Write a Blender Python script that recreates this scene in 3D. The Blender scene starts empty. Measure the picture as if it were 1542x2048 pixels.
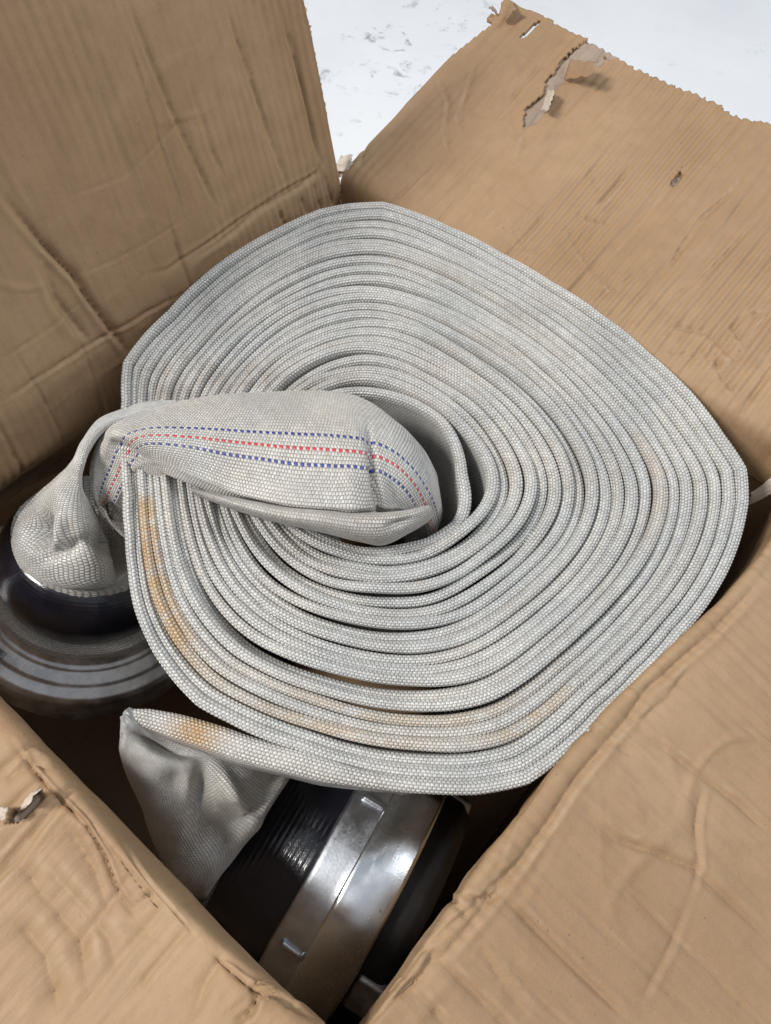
import bpy, math, numpy as np
from mathutils import Vector, Matrix

SC = bpy.context.scene
COL = SC.collection
rng = np.random.default_rng(7)

# ------------------------------------------------------------------ camera
CAM = np.array([0.4043708773775622, -0.4689478799856531, 0.45948789900113407])
M = np.array([[0.7629229402631172, -0.5746751550740188, 0.29613688281085887],
              [0.6434234895807438, 0.6303999772661871, -0.4342834117469019],
              [0.06288720280007985, 0.521866203929171, 0.8507060978508021]])
F = 1650.0
cam = bpy.data.cameras.new('camera'); cam_o = bpy.data.objects.new('camera', cam); COL.objects.link(cam_o)
cam.sensor_fit = 'VERTICAL'; cam.sensor_height = 36.0; cam.lens = F/2048*36.0
cam.clip_start = 0.01; cam.clip_end = 60
mw = Matrix.Identity(4)
for i in range(3):
    for j in range(3): mw[i][j] = M[i, j]
    mw[i][3] = CAM[i]
cam_o.matrix_world = mw
SC.camera = cam_o
cam.dof.use_dof = True; cam.dof.focus_distance = 0.60; cam.dof.aperture_fstop = 20.0

# ------------------------------------------------------------------ light
SC.view_settings.view_transform = 'Standard'; SC.view_settings.look = 'None'
SC.view_settings.exposure = 0.0; SC.view_settings.gamma = 1.0
w = bpy.data.worlds.new('World'); SC.world = w; w.use_nodes = True
bg = w.node_tree.nodes['Background']; bg.inputs[0].default_value = (0.86, 0.92, 1.0, 1); bg.inputs[1].default_value = 0.50

def area(name, loc, target, sx, sy, power, color):
    l = bpy.data.lights.new(name, 'AREA'); l.shape = 'RECTANGLE'; l.size = sx; l.size_y = sy
    l.energy = power; l.color = color
    o = bpy.data.objects.new(name, l); COL.objects.link(o); o.location = loc
    o.rotation_euler = (Vector(target)-Vector(loc)).to_track_quat('-Z', 'Y').to_euler()
    return o
area('window_light', (-0.85, -1.80, 1.90), (0.2, -0.2, 0), 0.5, 0.6, 72, (1.0, 0.975, 0.94))
area('fill_light', (1.15, 0.95, 1.9), (0.1, -0.2, 0.05), 0.7, 0.9, 27, (0.90, 0.95, 1.0))  # added fill lamp, no doorway known there; brightens the upright left flap
SC.cycles.max_bounces = 8

# ------------------------------------------------------------------ helpers
def ray(px, py):
    return M @ np.array([(px-771)/F, -(py-1024)/F, -1.0])
def at(px, py, z):
    d = ray(px, py); t = (z-CAM[2])/d[2]; return CAM+t*d
def at_plane(px, py, p0, n):
    d = ray(px, py); t = np.dot(p0-CAM, n)/np.dot(d, n); return CAM+t*d
def nrm(v): return v/(np.linalg.norm(v, axis=-1, keepdims=True)+1e-12)

def vnoise(x, y, seed=0):
    xi = np.floor(x).astype(np.int64); yi = np.floor(y).astype(np.int64); fx = x-xi; fy = y-yi
    fx = fx*fx*(3-2*fx); fy = fy*fy*(3-2*fy)
    def h(a, b):
        n = (a*374761393+b*668265263+seed*974634777) & 0x7fffffff
        n = (n ^ (n >> 13))*1274126177 & 0x7fffffff
        return ((n ^ (n >> 16)) & 0xffff)/32767.5-1
    return (h(xi, yi)*(1-fx)+h(xi+1, yi)*fx)*(1-fy)+(h(xi, yi+1)*(1-fx)+h(xi+1, yi+1)*fx)*fy
def fbm(x, y, seed=0, o=4):
    s = 0; a = 1
    for k in range(o): s = s+a*vnoise(x*2**k, y*2**k, seed+k*17); a *= .5
    return s
def sstep(a, b, x):
    t = np.clip((x-a)/(b-a), 0, 1); return t*t*(3-2*t)

def crom(P, n, closed=False):
    """Catmull-Rom (centripetal-free) along axis 0, n samples"""
    P = np.asarray(P, float); N = len(P)
    if closed:
        t = np.arange(n)/n*N
    else:
        t = np.linspace(0, N-1, n)
    i = np.floor(t).astype(int)
    if not closed: i = np.minimum(i, N-2)
    f = (t-i).reshape((-1,)+(1,)*(P.ndim-1))
    def g(k):
        if closed: return P[(i+k) % N]
        j = i+k
        a = P[np.clip(j, 0, N-1)]
        return a
    p0, p1, p2, p3 = g(-1), g(0), g(1), g(2)
    return .5*((2*p1)+(-p0+p2)*f+(2*p0-5*p1+4*p2-p3)*f*f+(-p0+3*p1-3*p2+p3)*f**3)

def link_mesh(name, V, Fq, mat, parent=None, uv=None, attrs=None, smooth=True, tri=False):
    me = bpy.data.meshes.new(name)
    k = Fq.shape[1]; nf = len(Fq)
    me.vertices.add(len(V)); me.vertices.foreach_set('co', np.ascontiguousarray(V, np.float32).ravel())
    me.loops.add(nf*k); me.loops.foreach_set('vertex_index', np.ascontiguousarray(Fq, np.int32).ravel())
    me.polygons.add(nf); me.polygons.foreach_set('loop_start', np.arange(nf, dtype=np.int32)*k)
    me.polygons.foreach_set('use_smooth', np.full(nf, smooth))
    if uv is not None:
        l = me.uv_layers.new(name='UVMap'); l.data.foreach_set('uv', np.ascontiguousarray(uv.reshape(-1, 2)[Fq.ravel()], np.float32).ravel())
    if attrs:
        for an, av in attrs.items():
            a = me.attributes.new(an, 'FLOAT', 'POINT'); a.data.foreach_set('value', np.ascontiguousarray(av, np.float32).ravel())
    me.update(calc_edges=True); me.validate()
    if mat: me.materials.append(mat)
    o = bpy.data.objects.new(name, me); COL.objects.link(o)
    if parent: o.parent = parent
    return o

def grid_faces(n, m, closed_v=False, keep=None):
    I = np.arange(n*m).reshape(n, m)
    if closed_v: J = np.concatenate([I, I[:, :1]], 1)
    else: J = I
    a = J[:-1, :-1]; b = J[1:, :-1]; c = J[1:, 1:]; d = J[:-1, 1:]
    Fq = np.stack([a, b, c, d], -1)
    if keep is not None: Fq = Fq[keep]
    return Fq.reshape(-1, 4)

def grid_normals(P, closed_v=False):
    du = np.gradient(P, axis=0)
    if closed_v: dv = (np.roll(P, -1, 1)-np.roll(P, 1, 1))/2
    else: dv = np.gradient(P, axis=1)
    return nrm(np.cross(du, dv))

def empty(name, loc, label, cat):
    o = bpy.data.objects.new(name, None); COL.objects.link(o); o.location = loc; o.empty_display_size = .05
    o['label'] = label; o['category'] = cat
    return o

# ------------------------------------------------------------------ node helpers
class NT:
    def __init__(s, name):
        s.m = bpy.data.materials.new(name); s.m.use_nodes = True; s.t = s.m.node_tree
        s.b = s.t.nodes['Principled BSDF']
    def n(s, typ, **kw):
        x = s.t.nodes.new(typ)
        for k, v in kw.items(): setattr(x, k, v)
        return x
    def set(s, sock, v):
        if hasattr(v, 'is_output'): s.t.links.new(v, sock)
        elif isinstance(v, (tuple, list)) and len(v) == 3 and sock.type == 'RGBA': sock.default_value = (*v, 1)
        else: sock.default_value = v
    def math(s, op, a, b=0.0, c=None, clamp=False):
        x = s.n('ShaderNodeMath', operation=op, use_clamp=clamp); s.set(x.inputs[0], a); s.set(x.inputs[1], b)
        if c is not None: s.set(x.inputs[2], c)
        return x.outputs[0]
    def mix(s, f, a, b, blend='MIX'):
        x = s.n('ShaderNodeMix', data_type='RGBA', blend_type=blend); s.set(x.inputs[0], f); s.set(x.inputs[6], a); s.set(x.inputs[7], b)
        return x.outputs[2]
    def noise(s, vec, scale, detail=4, rough=.55, dist=0.0):
        x = s.n('ShaderNodeTexNoise'); s.set(x.inputs['Vector'], vec); x.inputs['Scale'].default_value = scale
        x.inputs['Detail'].default_value = detail; x.inputs['Roughness'].default_value = rough; x.inputs['Distortion'].default_value = dist
        return x.outputs['Fac']
    def ramp(s, f, a, b, c0=0.0, c1=1.0):
        x = s.n('ShaderNodeMapRange', interpolation_type='SMOOTHSTEP'); s.set(x.inputs[0], f)
        for i, v in zip((1, 2, 3, 4), (a, b, c0, c1)): x.inputs[i].default_value = v
        return x.outputs[0]
    def attr(s, name): return s.n('ShaderNodeAttribute', attribute_name=name).outputs['Fac']
    def uv(s):
        x = s.n('ShaderNodeSeparateXYZ'); s.set(x.inputs[0], s.n('ShaderNodeTexCoord').outputs['UV']); return x.outputs[0], x.outputs[1]
    def obj(s): return s.n('ShaderNodeTexCoord').outputs['Object']
    def bump(s, h, strength, dist, nrm_=None):
        x = s.n('ShaderNodeBump'); s.set(x.inputs['Height'], h); x.inputs['Strength'].default_value = strength; x.inputs['Distance'].default_value = dist
        if nrm_: s.set(x.inputs['Normal'], nrm_)
        return x.outputs[0]

# hose fabric: uv in metres (u along the hose, v round it)
PU, PV = 0.0026, 0.0022
def weave_h(u, v):
    U = u/PU; V = v/PV; r = np.floor(V); fu = np.mod(U+.5*np.mod(r, 2), 1)-.5; fv = V-r-.5
    return np.sqrt(np.clip(1-(fu/.5)**2*.98, 0, 1))*np.sqrt(np.clip(1-(fv/.5)**2*.96, 0, 1))

def mat_fabric():
    t = NT('hose_fabric'); u, v = t.uv()
    U = t.math('MULTIPLY_ADD', t.noise(t.obj(), 260, 2), .5, t.math('SUBTRACT', t.math('DIVIDE', u, PU), .25)); V = t.math('DIVIDE', v, PV)
    r = t.math('FLOOR', V); fv = t.math('SUBTRACT', t.math('SUBTRACT', V, r), .5)
    par = t.math('MODULO', t.math('ABSOLUTE', r), 2)
    Us = t.math('MULTIPLY_ADD', par, .5, U)
    fu = t.math('SUBTRACT', t.math('FRACT', Us), .5)
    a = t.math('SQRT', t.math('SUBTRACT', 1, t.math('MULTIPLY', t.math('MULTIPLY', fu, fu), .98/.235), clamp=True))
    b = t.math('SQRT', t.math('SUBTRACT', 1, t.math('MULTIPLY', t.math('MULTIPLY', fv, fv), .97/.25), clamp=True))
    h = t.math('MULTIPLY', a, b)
    o = t.obj()
    n1 = t.noise(o, 14, 4); n2 = t.noise(o, 700, 2)
    yarn = t.mix(t.ramp(n1, .35, .65), (.48, .48, .465), (.585, .565, .525))
    # each bundle of yarn a shade of its own
    wn = t.n('ShaderNodeTexWhiteNoise', noise_dimensions='2D'); cv = t.n('ShaderNodeCombineXYZ')
    t.set(cv.inputs[0], t.math('FLOOR', Us)); t.set(cv.inputs[1], r); t.set(wn.inputs['Vector'], cv.outputs[0])
    yarn = t.mix(1.0, yarn, t.mix(wn.outputs['Value'], (.86, .86, .86), (1.08, 1.08, 1.07)), 'MULTIPLY')
    # stain, brown tone
    st = t.math('MULTIPLY', t.attr('stain'), t.ramp(t.noise(o, 75, 5, .7), .30, .56), clamp=True)
    yarn = t.mix(st, yarn, (.50, .315, .145))
    gr = t.math('MULTIPLY', t.attr('brown_tone'), t.ramp(t.noise(o, 45, 5), .3, .7), clamp=True)
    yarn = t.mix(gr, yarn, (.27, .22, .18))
    # woven marker threads : one red and two blue rows on every second pick
    dash = t.math('LESS_THAN', t.math('FRACT', t.math('MULTIPLY', Us, .5)), .55)
    sv = t.math('SUBTRACT', r, t.attr('stripe_row'))
    thin = t.math('MULTIPLY', dash, t.math('LESS_THAN', t.math('ABSOLUTE', fv), .42))
    def row(k): return t.math('MULTIPLY', t.math('LESS_THAN', t.math('ABSOLUTE', t.math('SUBTRACT', sv, k)), .4), thin)
    yarn = t.mix(row(0), yarn, (.62, .02, .035))
    yarn = t.mix(t.math('ADD', row(4), row(-4), clamp=True), yarn, (.015, .035, .24))
    yarn = t.mix(t.ramp(t.noise(o, 22, 5, .65), .52, .72, 0, .35), yarn, (.40, .375, .33))
    gap_shade = t.mix(1.0, yarn, (.26, .25, .23), 'MULTIPLY')  # shade in the gaps between beads, painted as a darker yarn colour
    col = t.mix(t.ramp(h, .10, .60), gap_shade, yarn)
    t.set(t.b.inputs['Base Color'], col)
    t.set(t.b.inputs['Roughness'], t.ramp(n2, .2, .8, .27, .42)); t.b.inputs['Specular IOR Level'].default_value = .75
    t.b.inputs['Sheen Weight'].default_value = .15
    t.set(t.b.inputs['Normal'], t.bump(t.math('MULTIPLY_ADD', n2, .25, t.math('MULTIPLY', h, t.ramp(t.noise(o, 38, 4), .3, .7, .55, 1.1))), .9, .0007))
    return t.m

def mat_card(name, c1, c2, bump=1.0):
    t = NT(name); o = t.obj(); u, v = t.uv()
    n1 = t.noise(o, 9, 5); n2 = t.noise(o, 70, 6, .65); n3 = t.noise(o, 900, 3)
    c = t.mix(t.ramp(n1, .3, .7), c1, c2)
    c = t.mix(t.ramp(n2, .35, .75, 0, .35), c, tuple(x*.78 for x in c1))
    c = t.mix(t.ramp(t.noise(o, 6.3, 3, .6, .4), .42, .68, 0, .45), c, (c1[0]*.97, c1[1]*.95, c1[2]*1.03))
    # long paper fibres
    mp = t.n('ShaderNodeMapping'); t.set(mp.inputs[0], o); mp.inputs['Scale'].default_value = (1, 1, .25)
    fib = t.noise(mp.outputs[0], 1400, 2)
    c = t.mix(t.ramp(fib, .3, .75, 0, .22), c, tuple(min(1, x*1.22) for x in c2))
    # flutes of the core printing through the liner, their relief shading painted as darker streaks
    fl = t.math('SINE', t.math('MULTIPLY_ADD', n1, 1.6, t.math('MULTIPLY', u, 2*math.pi/.0078)))
    cs = t.n('ShaderNodeCombineXYZ'); t.set(cs.inputs[0], t.math('MULTIPLY', u, 150)); t.set(cs.inputs[1], t.math('MULTIPLY', v, 14))
    strk = t.noise(cs.outputs[0], 1, 3, .5, .3); smk = t.ramp(t.noise(o, 11, 2), .35, .65, .25, 1)
    wear = t.attr('wear')
    c = t.mix(t.math('MULTIPLY', wear, t.ramp(n2, .35, .65, .0, .55)), c, (.46, .33, .21))
    c = t.mix(t.math('MULTIPLY', t.ramp(strk, .5, .7), .28), c, tuple(x*.8 for x in c1))
    spk = t.ramp(t.noise(o, 330, 1), .76, .80)
    c = t.mix(t.math('MULTIPLY', spk, .5), c, (.10, .07, .05))
    t.set(t.b.inputs['Base Color'], c); t.b.inputs['Roughness'].default_value = .62
    t.b.inputs['Specular IOR Level'].default_value = .35
    h = t.math('ADD', t.math('ADD', t.math('MULTIPLY', n2, .9), t.math('MULTIPLY', t.math('MULTIPLY', strk, smk), 1.3)), t.math('MULTIPLY_ADD', fl, .035, t.math('MULTIPLY', n3, .12)))
    t.set(t.b.inputs['Normal'], t.bump(h, .55*bump, .0016))
    return t.m

def mat_simple(name, col, rough, metal=0.0, noise_scale=60, var=.25, bump=.2, bdist=.0005, spec=.5, coat=0.0):
    t = NT(name); o = t.obj(); n = t.noise(o, noise_scale, 5, .6); n2 = t.noise(o, noise_scale*9, 3)
    c = t.mix(t.ramp(n, .3, .7), tuple(x*(1-var) for x in col), tuple(min(1, x*(1+var)) for x in col))
    t.set(t.b.inputs['Base Color'], c); t.b.inputs['Metallic'].default_value = metal
    t.set(t.b.inputs['Roughness'], t.ramp(t.math('MULTIPLY_ADD', n2, .4, t.math('MULTIPLY', n, .6)), .25, .75, rough*.75, min(1, rough*1.3)))
    t.b.inputs['Specular IOR Level'].default_value = spec; t.b.inputs['Coat Weight'].default_value = coat
    t.set(t.b.inputs['Normal'], t.bump(t.math('ADD', n, n2), bump, bdist))
    return t.m

def mat_floor():
    t = NT('floor_tile'); o = t.obj()
    n1 = t.noise(o, 3.5, 5); n2 = t.noise(o, 26, 6, .62, .8); n3 = t.noise(o, 60, 5, .7)
    base = t.mix(t.ramp(n1, .3, .7), (.74, .745, .76), (.80, .805, .81))
    zone = t.ramp(t.noise(o, 5.5, 2), .53, .66)
    marks = t.math('MULTIPLY', t.ramp(n2, .54, .66), zone)
    marks = t.math('MULTIPLY', marks, t.ramp(n3, .42, .62))
    c = t.mix(t.math('MULTIPLY', marks, .8), base, (.13, .13, .13))
    c = t.mix(t.math('MULTIPLY', t.ramp(n2, .5, .75), .05), c, (.35, .35, .36))
    t.set(t.b.inputs['Base Color'], c); t.b.inputs['Roughness'].default_value = .32
    return t.m

def mat_turned():
    t = NT('turned_aluminium'); o = t.obj(); u, v = t.uv()
    cv = t.n('ShaderNodeCombineXYZ'); t.set(cv.inputs[0], t.math('MULTIPLY', u, 6)); t.set(cv.inputs[1], t.math('MULTIPLY', v, 2200))
    ln = t.noise(cv.outputs[0], 1, 3); n = t.noise(o, 40, 6, .65); sc = t.noise(o, 170, 4, .7)
    c = t.mix(t.ramp(n, .3, .7), (.74, .77, .80), (.86, .88, .90))
    c = t.mix(t.ramp(sc, .66, .76, 0, .6), c, (.25, .23, .21))
    t.set(t.b.inputs['Base Color'], c); t.b.inputs['Metallic'].default_value = 1
    t.set(t.b.inputs['Roughness'], t.ramp(n, .3, .75, .20, .34))
    t.b.inputs['Anisotropic'].default_value = .5
    t.set(t.b.inputs['Normal'], t.bump(t.math('MULTIPLY_ADD', ln, .5, t.math('MULTIPLY', sc, .3)), .25, .0004))
    return t.m

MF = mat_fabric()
MC = mat_card('cardboard_liner', (.305, .188, .098), (.375, .242, .136))
MCORE = mat_card('cardboard_torn_core', (.30, .225, .17), (.38, .29, .22), 1.6)
MPAPER = mat_card('torn_paper_fibre', (.52, .43, .34), (.62, .54, .45), 1.5)
MTAPE = mat_simple('black_wrap', (.006, .007, .013), .20, 0, 120, .3, .3, .0004, .55, .45)
MCAST = mat_simple('cast_aluminium', (.56, .58, .61), .40, 1, 60, .14, .22, .0003)
MDCAST = mat_simple('dull_cast_aluminium', (.58, .58, .59), .48, 1, 70, .25, .35, .0004)
MTURN = mat_turned()
MRUB = mat_simple('black_rubber', (.012, .012, .013), .5, 0, 80, .3, .3)
MFLOOR = mat_floor()

# ------------------------------------------------------------------ floor
W, D, DEPTH = 0.42, 0.473, 0.30
V = np.array([[-4, -4, 0], [5, -4, 0], [5, 5, 0], [-4, 5, 0]], float); V[:, 2] = -DEPTH-.006
fl = link_mesh('floor', V, np.array([[0, 1, 2, 3]]), MFLOOR, uv=V[:, :2]/1.0, smooth=False); fl['kind'] = 'structure'

# ------------------------------------------------------------------ cardboard box
box = empty('cardboard_box', (W/2, -D/2, -DEPTH), 'open brown corrugated cardboard box with crumpled, torn flaps holding the coiled hose', 'box')
BL = np.array([W/2, -D/2, -DEPTH])

def in_poly(x, y, poly):
    poly = np.asarray(poly); ins = np.zeros(x.shape, bool); n = len(poly)
    for i in range(n):
        x0, y0 = poly[i]; x1, y1 = poly[(i+1) % n]
        if y0 == y1: continue
        c = ((y0 > y) != (y1 > y)) & (x < (x1-x0)*(y-y0)/(y1-y0)+x0)
        ins ^= c
    return ins

def project(P):
    v = (P-CAM) @ M
    return 771+F*v[..., 0]/-v[..., 2], 1024-F*v[..., 1]/-v[..., 2]

WEAR = [0]; GAIN = [1.0]
def add_crease(h, A, B, inv, pts, amp, wd, ridge=.6, seed=0, tear=False):
    """a fold pressed into the board along a polyline (given in board coordinates through inv)"""
    q = np.array([inv(*p) for p in pts])
    best = np.full(A.shape, 1e9); sg = np.zeros(A.shape); tt = np.zeros(A.shape)
    L = np.cumsum([0]+[np.hypot(*(q[i+1]-q[i])) for i in range(len(q)-1)])
    wob = .0006*fbm(A*26, B*26, seed+5, 3)
    for i in range(len(q)-1):
        d = q[i+1]-q[i]; l = np.hypot(*d)+1e-9; d = d/l
        ra, rb = A-q[i][0], B-q[i][1]
        t = np.clip(ra*d[0]+rb*d[1], 0, l)
        dx, dy = ra-t*d[0], rb-t*d[1]; dist = np.hypot(dx, dy); s = ra*d[1]-rb*d[0]
        m = dist < best
        best = np.where(m, dist, best); sg = np.where(m, np.sign(s)*dist, sg); tt = np.where(m, (L[i]+t)/L[-1], tt)
    env = np.clip(np.sin(np.pi*np.clip(tt, .02, .98))*1.6, 0, 1)*(1+.25*fbm(tt*5, tt*0+seed, seed, 2))
    s = sg+wob
    WEAR[0] = np.maximum(WEAR[0], np.clip(env, 0, 1)*min(1, amp/.0022)*np.exp(-((s-1.1*wd)/(.22*wd+.0004))**2)*np.clip(.7+1.2*vnoise(tt*14, tt*0, seed+3), 0, 1))
    k_ = np.sqrt(s*s+.0007**2)
    h += GAIN[0]*amp*env*(-.75*np.exp(-k_/(.55*wd))-.35*np.exp(-(s/(2.6*wd))**2)*np.where(s > 0, 1, .0)+.45*ridge*np.exp(-((s-1.2*wd)/(.8*wd))**2))

def sheet(name, o0, da, dout, lenA, lenB, ang, r, creases, poly=None, holes=(), res=.0014, flute=.00022, wr=.0012, seed=0, thick=.0042, sag=0.0, a_ext=(0, 0), big=0.004, mat=None, nscore=16, sc_amp=1.0, bow=None, skirt=.033, belly=None):
    """a flap: A runs along the fold, B out from the rim; ang = degrees above horizontal it ends up at"""
    na = int((lenA+a_ext[0]+a_ext[1])/res); nb = int(lenB/res)
    a = np.linspace(-a_ext[0], lenA+a_ext[1], na); b = np.linspace(0, lenB, nb)
    th = np.radians(90-(90-ang)*sstep(skirt, skirt+r*1.6, b))
    db = b[1]-b[0]
    hor = np.concatenate([[0], np.cumsum(np.cos((th[1:]+th[:-1])/2))])*db
    ver = np.concatenate([[0], np.cumsum(np.sin((th[1:]+th[:-1])/2))])*db
    A, B = np.meshgrid(a, b, indexing='ij')
    P = o0+da*A[..., None]+dout*np.broadcast_to(hor, A.shape)[..., None]+np.array([0, 0, 1.])*np.broadcast_to(ver, A.shape)[..., None]
    if belly: P = P+dout*(belly[2]*np.exp(-((A-belly[0])/belly[1])**2)*(1-sstep(.0, .075, B)))[..., None]
    if bow: P = P+dout*(bow[2]*np.exp(-((A-bow[0])/bow[1])**2))[..., None]
    N = grid_normals(P)
    if N[na//2, nb//2] @ (CAM-P[na//2, nb//2]) < 0: N = -N
    # map pixels onto the board (nearest board point) so that folds can be drawn where the photo has them
    X, Y = project(P)
    Xs, Ys = X[::6, ::6], Y[::6, ::6]
    n0 = N[na//2, nb*2//3]; p0 = P[na//2, nb*2//3]
    def inv(px, py):
        k = np.argmin((Xs-px)**2+(Ys-py)**2); i, j = np.unravel_index(k, Xs.shape); i *= 6; j *= 6
        for _ in range(6):   # newton on the local grid
            i = min(max(i, 1), na-2); j = min(max(j, 1), nb-2); ii, jj = int(i), int(j)
            Ju = np.array([[X[ii+1, jj]-X[ii, jj], X[ii, jj+1]-X[ii, jj]], [Y[ii+1, jj]-Y[ii, jj], Y[ii, jj+1]-Y[ii, jj]]])
            e = np.array([px-X[ii, jj], py-Y[ii, jj]]); s = np.linalg.solve(Ju+np.eye(2)*1e-9, e)
            if max(abs(s)) < .7: break
            i, j = ii+np.clip(s[0], -40, 40), jj+np.clip(s[1], -40, 40)
        ii, jj = int(min(max(i, 0), na-1)), int(min(max(j, 0), nb-1))
        # outside the sheet: extend linearly
        return np.array([a[ii]+(s[0] if abs(s[0]) < 600 else 0)*(a[1]-a[0]), b[jj]+(s[1] if abs(s[1]) < 600 else 0)*db])
    h = big*fbm(A*7+seed, B*4, seed, 2)*sstep(.0, .07, B)
    h += wr*.75*fbm(A*34, B*8, seed+3, 3)*(.55+.5*vnoise(A*9, B*9, seed+9))+wr*.35*fbm(A*40, B*40, seed+4, 2)*sstep(.05, .7, vnoise(A*8, B*8, seed+19))
    # crumples: sharp ridged noise
    rn = 1-np.abs(fbm(A*26+.7*fbm(A*9, B*9, seed, 2), B*20+.7*fbm(A*9, B*9, seed+2, 2), seed+31, 2))
    h += wr*1.0*np.clip(rn-.45, 0, 1)**2*sstep(-.2, .6, vnoise(A*11, B*11, seed+12))
    # flutes
    am = flute*(.25+1.3*sstep(-.1, .9, fbm(A*11, B*7, seed+21, 2)))*sstep(.03+r*.6, .03+r*2.2, B)
    h += am*np.sin(2*np.pi*A/.0078+2.2*fbm(A*12, B*6, seed+40, 2))
    h += flute*2.2*vnoise(A*75+.6*vnoise(A*20, B*12, seed), B*7, seed+44)*sstep(.03, .05, B)*sstep(-.5, .8, fbm(A*6, B*5, seed+45, 2))
    # long faint scores running out from the rim and across
    h -= wr*.8*sstep(.80, 1., 1-np.abs(vnoise(A*30+.35*vnoise(A*9, B*14, seed+5), B*4.5, seed+46)))*sstep(.0, .7, vnoise(A*13, B*10, seed+47))
    h += wr*.6*sstep(.82, 1., 1-np.abs(vnoise(A*9+.5*vnoise(A*14, B*9, seed+6), B*24, seed+48)))*sstep(.0, .7, vnoise(A*12, B*11, seed+49))
    rr = np.random.default_rng(seed*7+1)
    WEAR[0] = np.zeros(A.shape)
    for q_ in range(nscore):
        a0 = rr.uniform(-.05, lenA+.05); b0 = rr.choice([.028, .035, rr.uniform(.05, lenB*.6)]); ln = rr.uniform(.04, .17); sl = rr.normal(0, .05)
        if rr.random() < .22: d_ = np.array([rr.choice([-1, 1])*rr.uniform(.6, 1), rr.uniform(.1, .5)]); ln *= .6
        else: d_ = np.array([sl, 1.])
        p0_ = np.array([a0, b0]); p1_ = p0_+d_*ln; pm = (p0_+p1_)/2+rr.normal(0, .002, 2)
        add_crease(h, A, B, lambda x_, y_: np.array([x_, y_]), [tuple(p0_), tuple(pm), tuple(p1_)], rr.uniform(.0008, .0026)*sc_amp, rr.uniform(.0014, .0040), .6, seed+q_)
    GAIN[0] = 1.5
    for c in creases:
        add_crease(h, A, B, inv, *c)
    GAIN[0] = 1.0
    P = P+N*h[..., None]
    keep = np.ones((na, nb), bool)
    if poly is not None:
        q = np.array([inv(*p) for p in poly])
        ja = .0008*fbm(A*420, B*420, seed+50, 2); keep &= in_poly(A+ja, B+.0008*fbm(A*420, B*420, seed+51, 2), q)
    qh = []
    for hp in holes:
        q = np.array([inv(*p) for p in hp]); qh.append(q)
        ja = .0009*fbm(A*500, B*500, seed+60, 2); keep &= ~in_poly(A+ja, B+ja, q)
    kf = keep[:-1, :-1] & keep[1:, :-1] & keep[1:, 1:] & keep[:-1, 1:]
    uv = np.stack([A, B], -1)
    ob = link_mesh(name, (P-BL).reshape(-1, 3), grid_faces(na, nb, keep=kf), mat or MC, box, uv=uv, attrs={'wear': WEAR[0]})
    clean(ob)
    so = ob.modifiers.new('board', 'SOLIDIFY'); so.thickness = thick
    # offset away from the viewer
    i0 = ob.data.polygons[len(ob.data.polygons)//2]; nn = np.array(i0.normal); cc = np.array(i0.center)+BL
    so.offset = -1 if nn @ (CAM-cc) > 0 else 1
    return ob, dict(P=P, N=N, A=A, B=B, inv=inv, keep=keep, uv=uv, a=a, b=b)

def clean(ob):
    import bmesh
    bm = bmesh.new(); bm.from_mesh(ob.data)
    lo = [v for v in bm.verts if not v.link_faces]
    bmesh.ops.delete(bm, geom=lo, context='VERTS'); bm.to_mesh(ob.data); bm.free()

ex, ey, ez = np.eye(3)
LO = -.045     # flaps start this far below the rim
# --- back-left wall x=0, flap stands up
crA = [([(250, 0), (300, 130), (350, 245), (440, 430)], .0032, .0028, .5, 1),
       ([(450, 0), (490, 120), (530, 240), (575, 375)], .0028, .0026, .6, 2),
       ([(560, 0), (585, 90), (612, 190), (640, 310), (655, 340)], .0030, .0030, .5, 3),
       ([(655, 300), (640, 345), (560, 390), (480, 440), (400, 495), (330, 540), (285, 550)], .0022, .0030, .9, 4),
       ([(648, 330), (600, 375), (520, 420), (440, 480), (380, 520)], .0028, .0022, .6, 5),
       ([(0, 380), (40, 430), (90, 490), (150, 550), (180, 600), (235, 670), (262, 715)], .0055, .0040, .9, 6),
       ([(110, 400), (240, 350), (350, 245), (455, 210)], .0008, .0018, .8, 7),
       ([(150, 550), (220, 520), (300, 475), (370, 430)], .0008, .0018, .8, 8),
       ([(0, 720), (110, 650), (170, 600)], .0008, .0018, .8, 9),
       ([(375, 160), (420, 300), (480, 410)], .0012, .0030, .4, 10),
       ([(90, 520), (120, 600), (190, 690)], .0035, .0060, .8, 11),
       ([(598, 378), (604, 400), (612, 430)], .0036, .0022, .7, 13), ([(628, 362), (634, 390), (642, 420)], .0034, .0020, .7, 14), ([(650, 350), (660, 385), (668, 415)], .0036, .0020, .7, 15),
       ([(560, 420), (566, 440), (572, 455)], .003, .003, .7, 16),
       ([(0, 800), (100, 735), (200, 680), (300, 620), (380, 575)], .0024, .0024, .7, 12)]
flapA, gA = sheet('flap', np.array([0, -D, -.125]), ey, -ex, D, 0.415, 74, .010, crA, seed=11, wr=.0014, big=.005, flute=.00026, nscore=30, sc_amp=1.3, a_ext=(.0, -.004), skirt=.113, belly=(.10, .10, .034))
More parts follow.
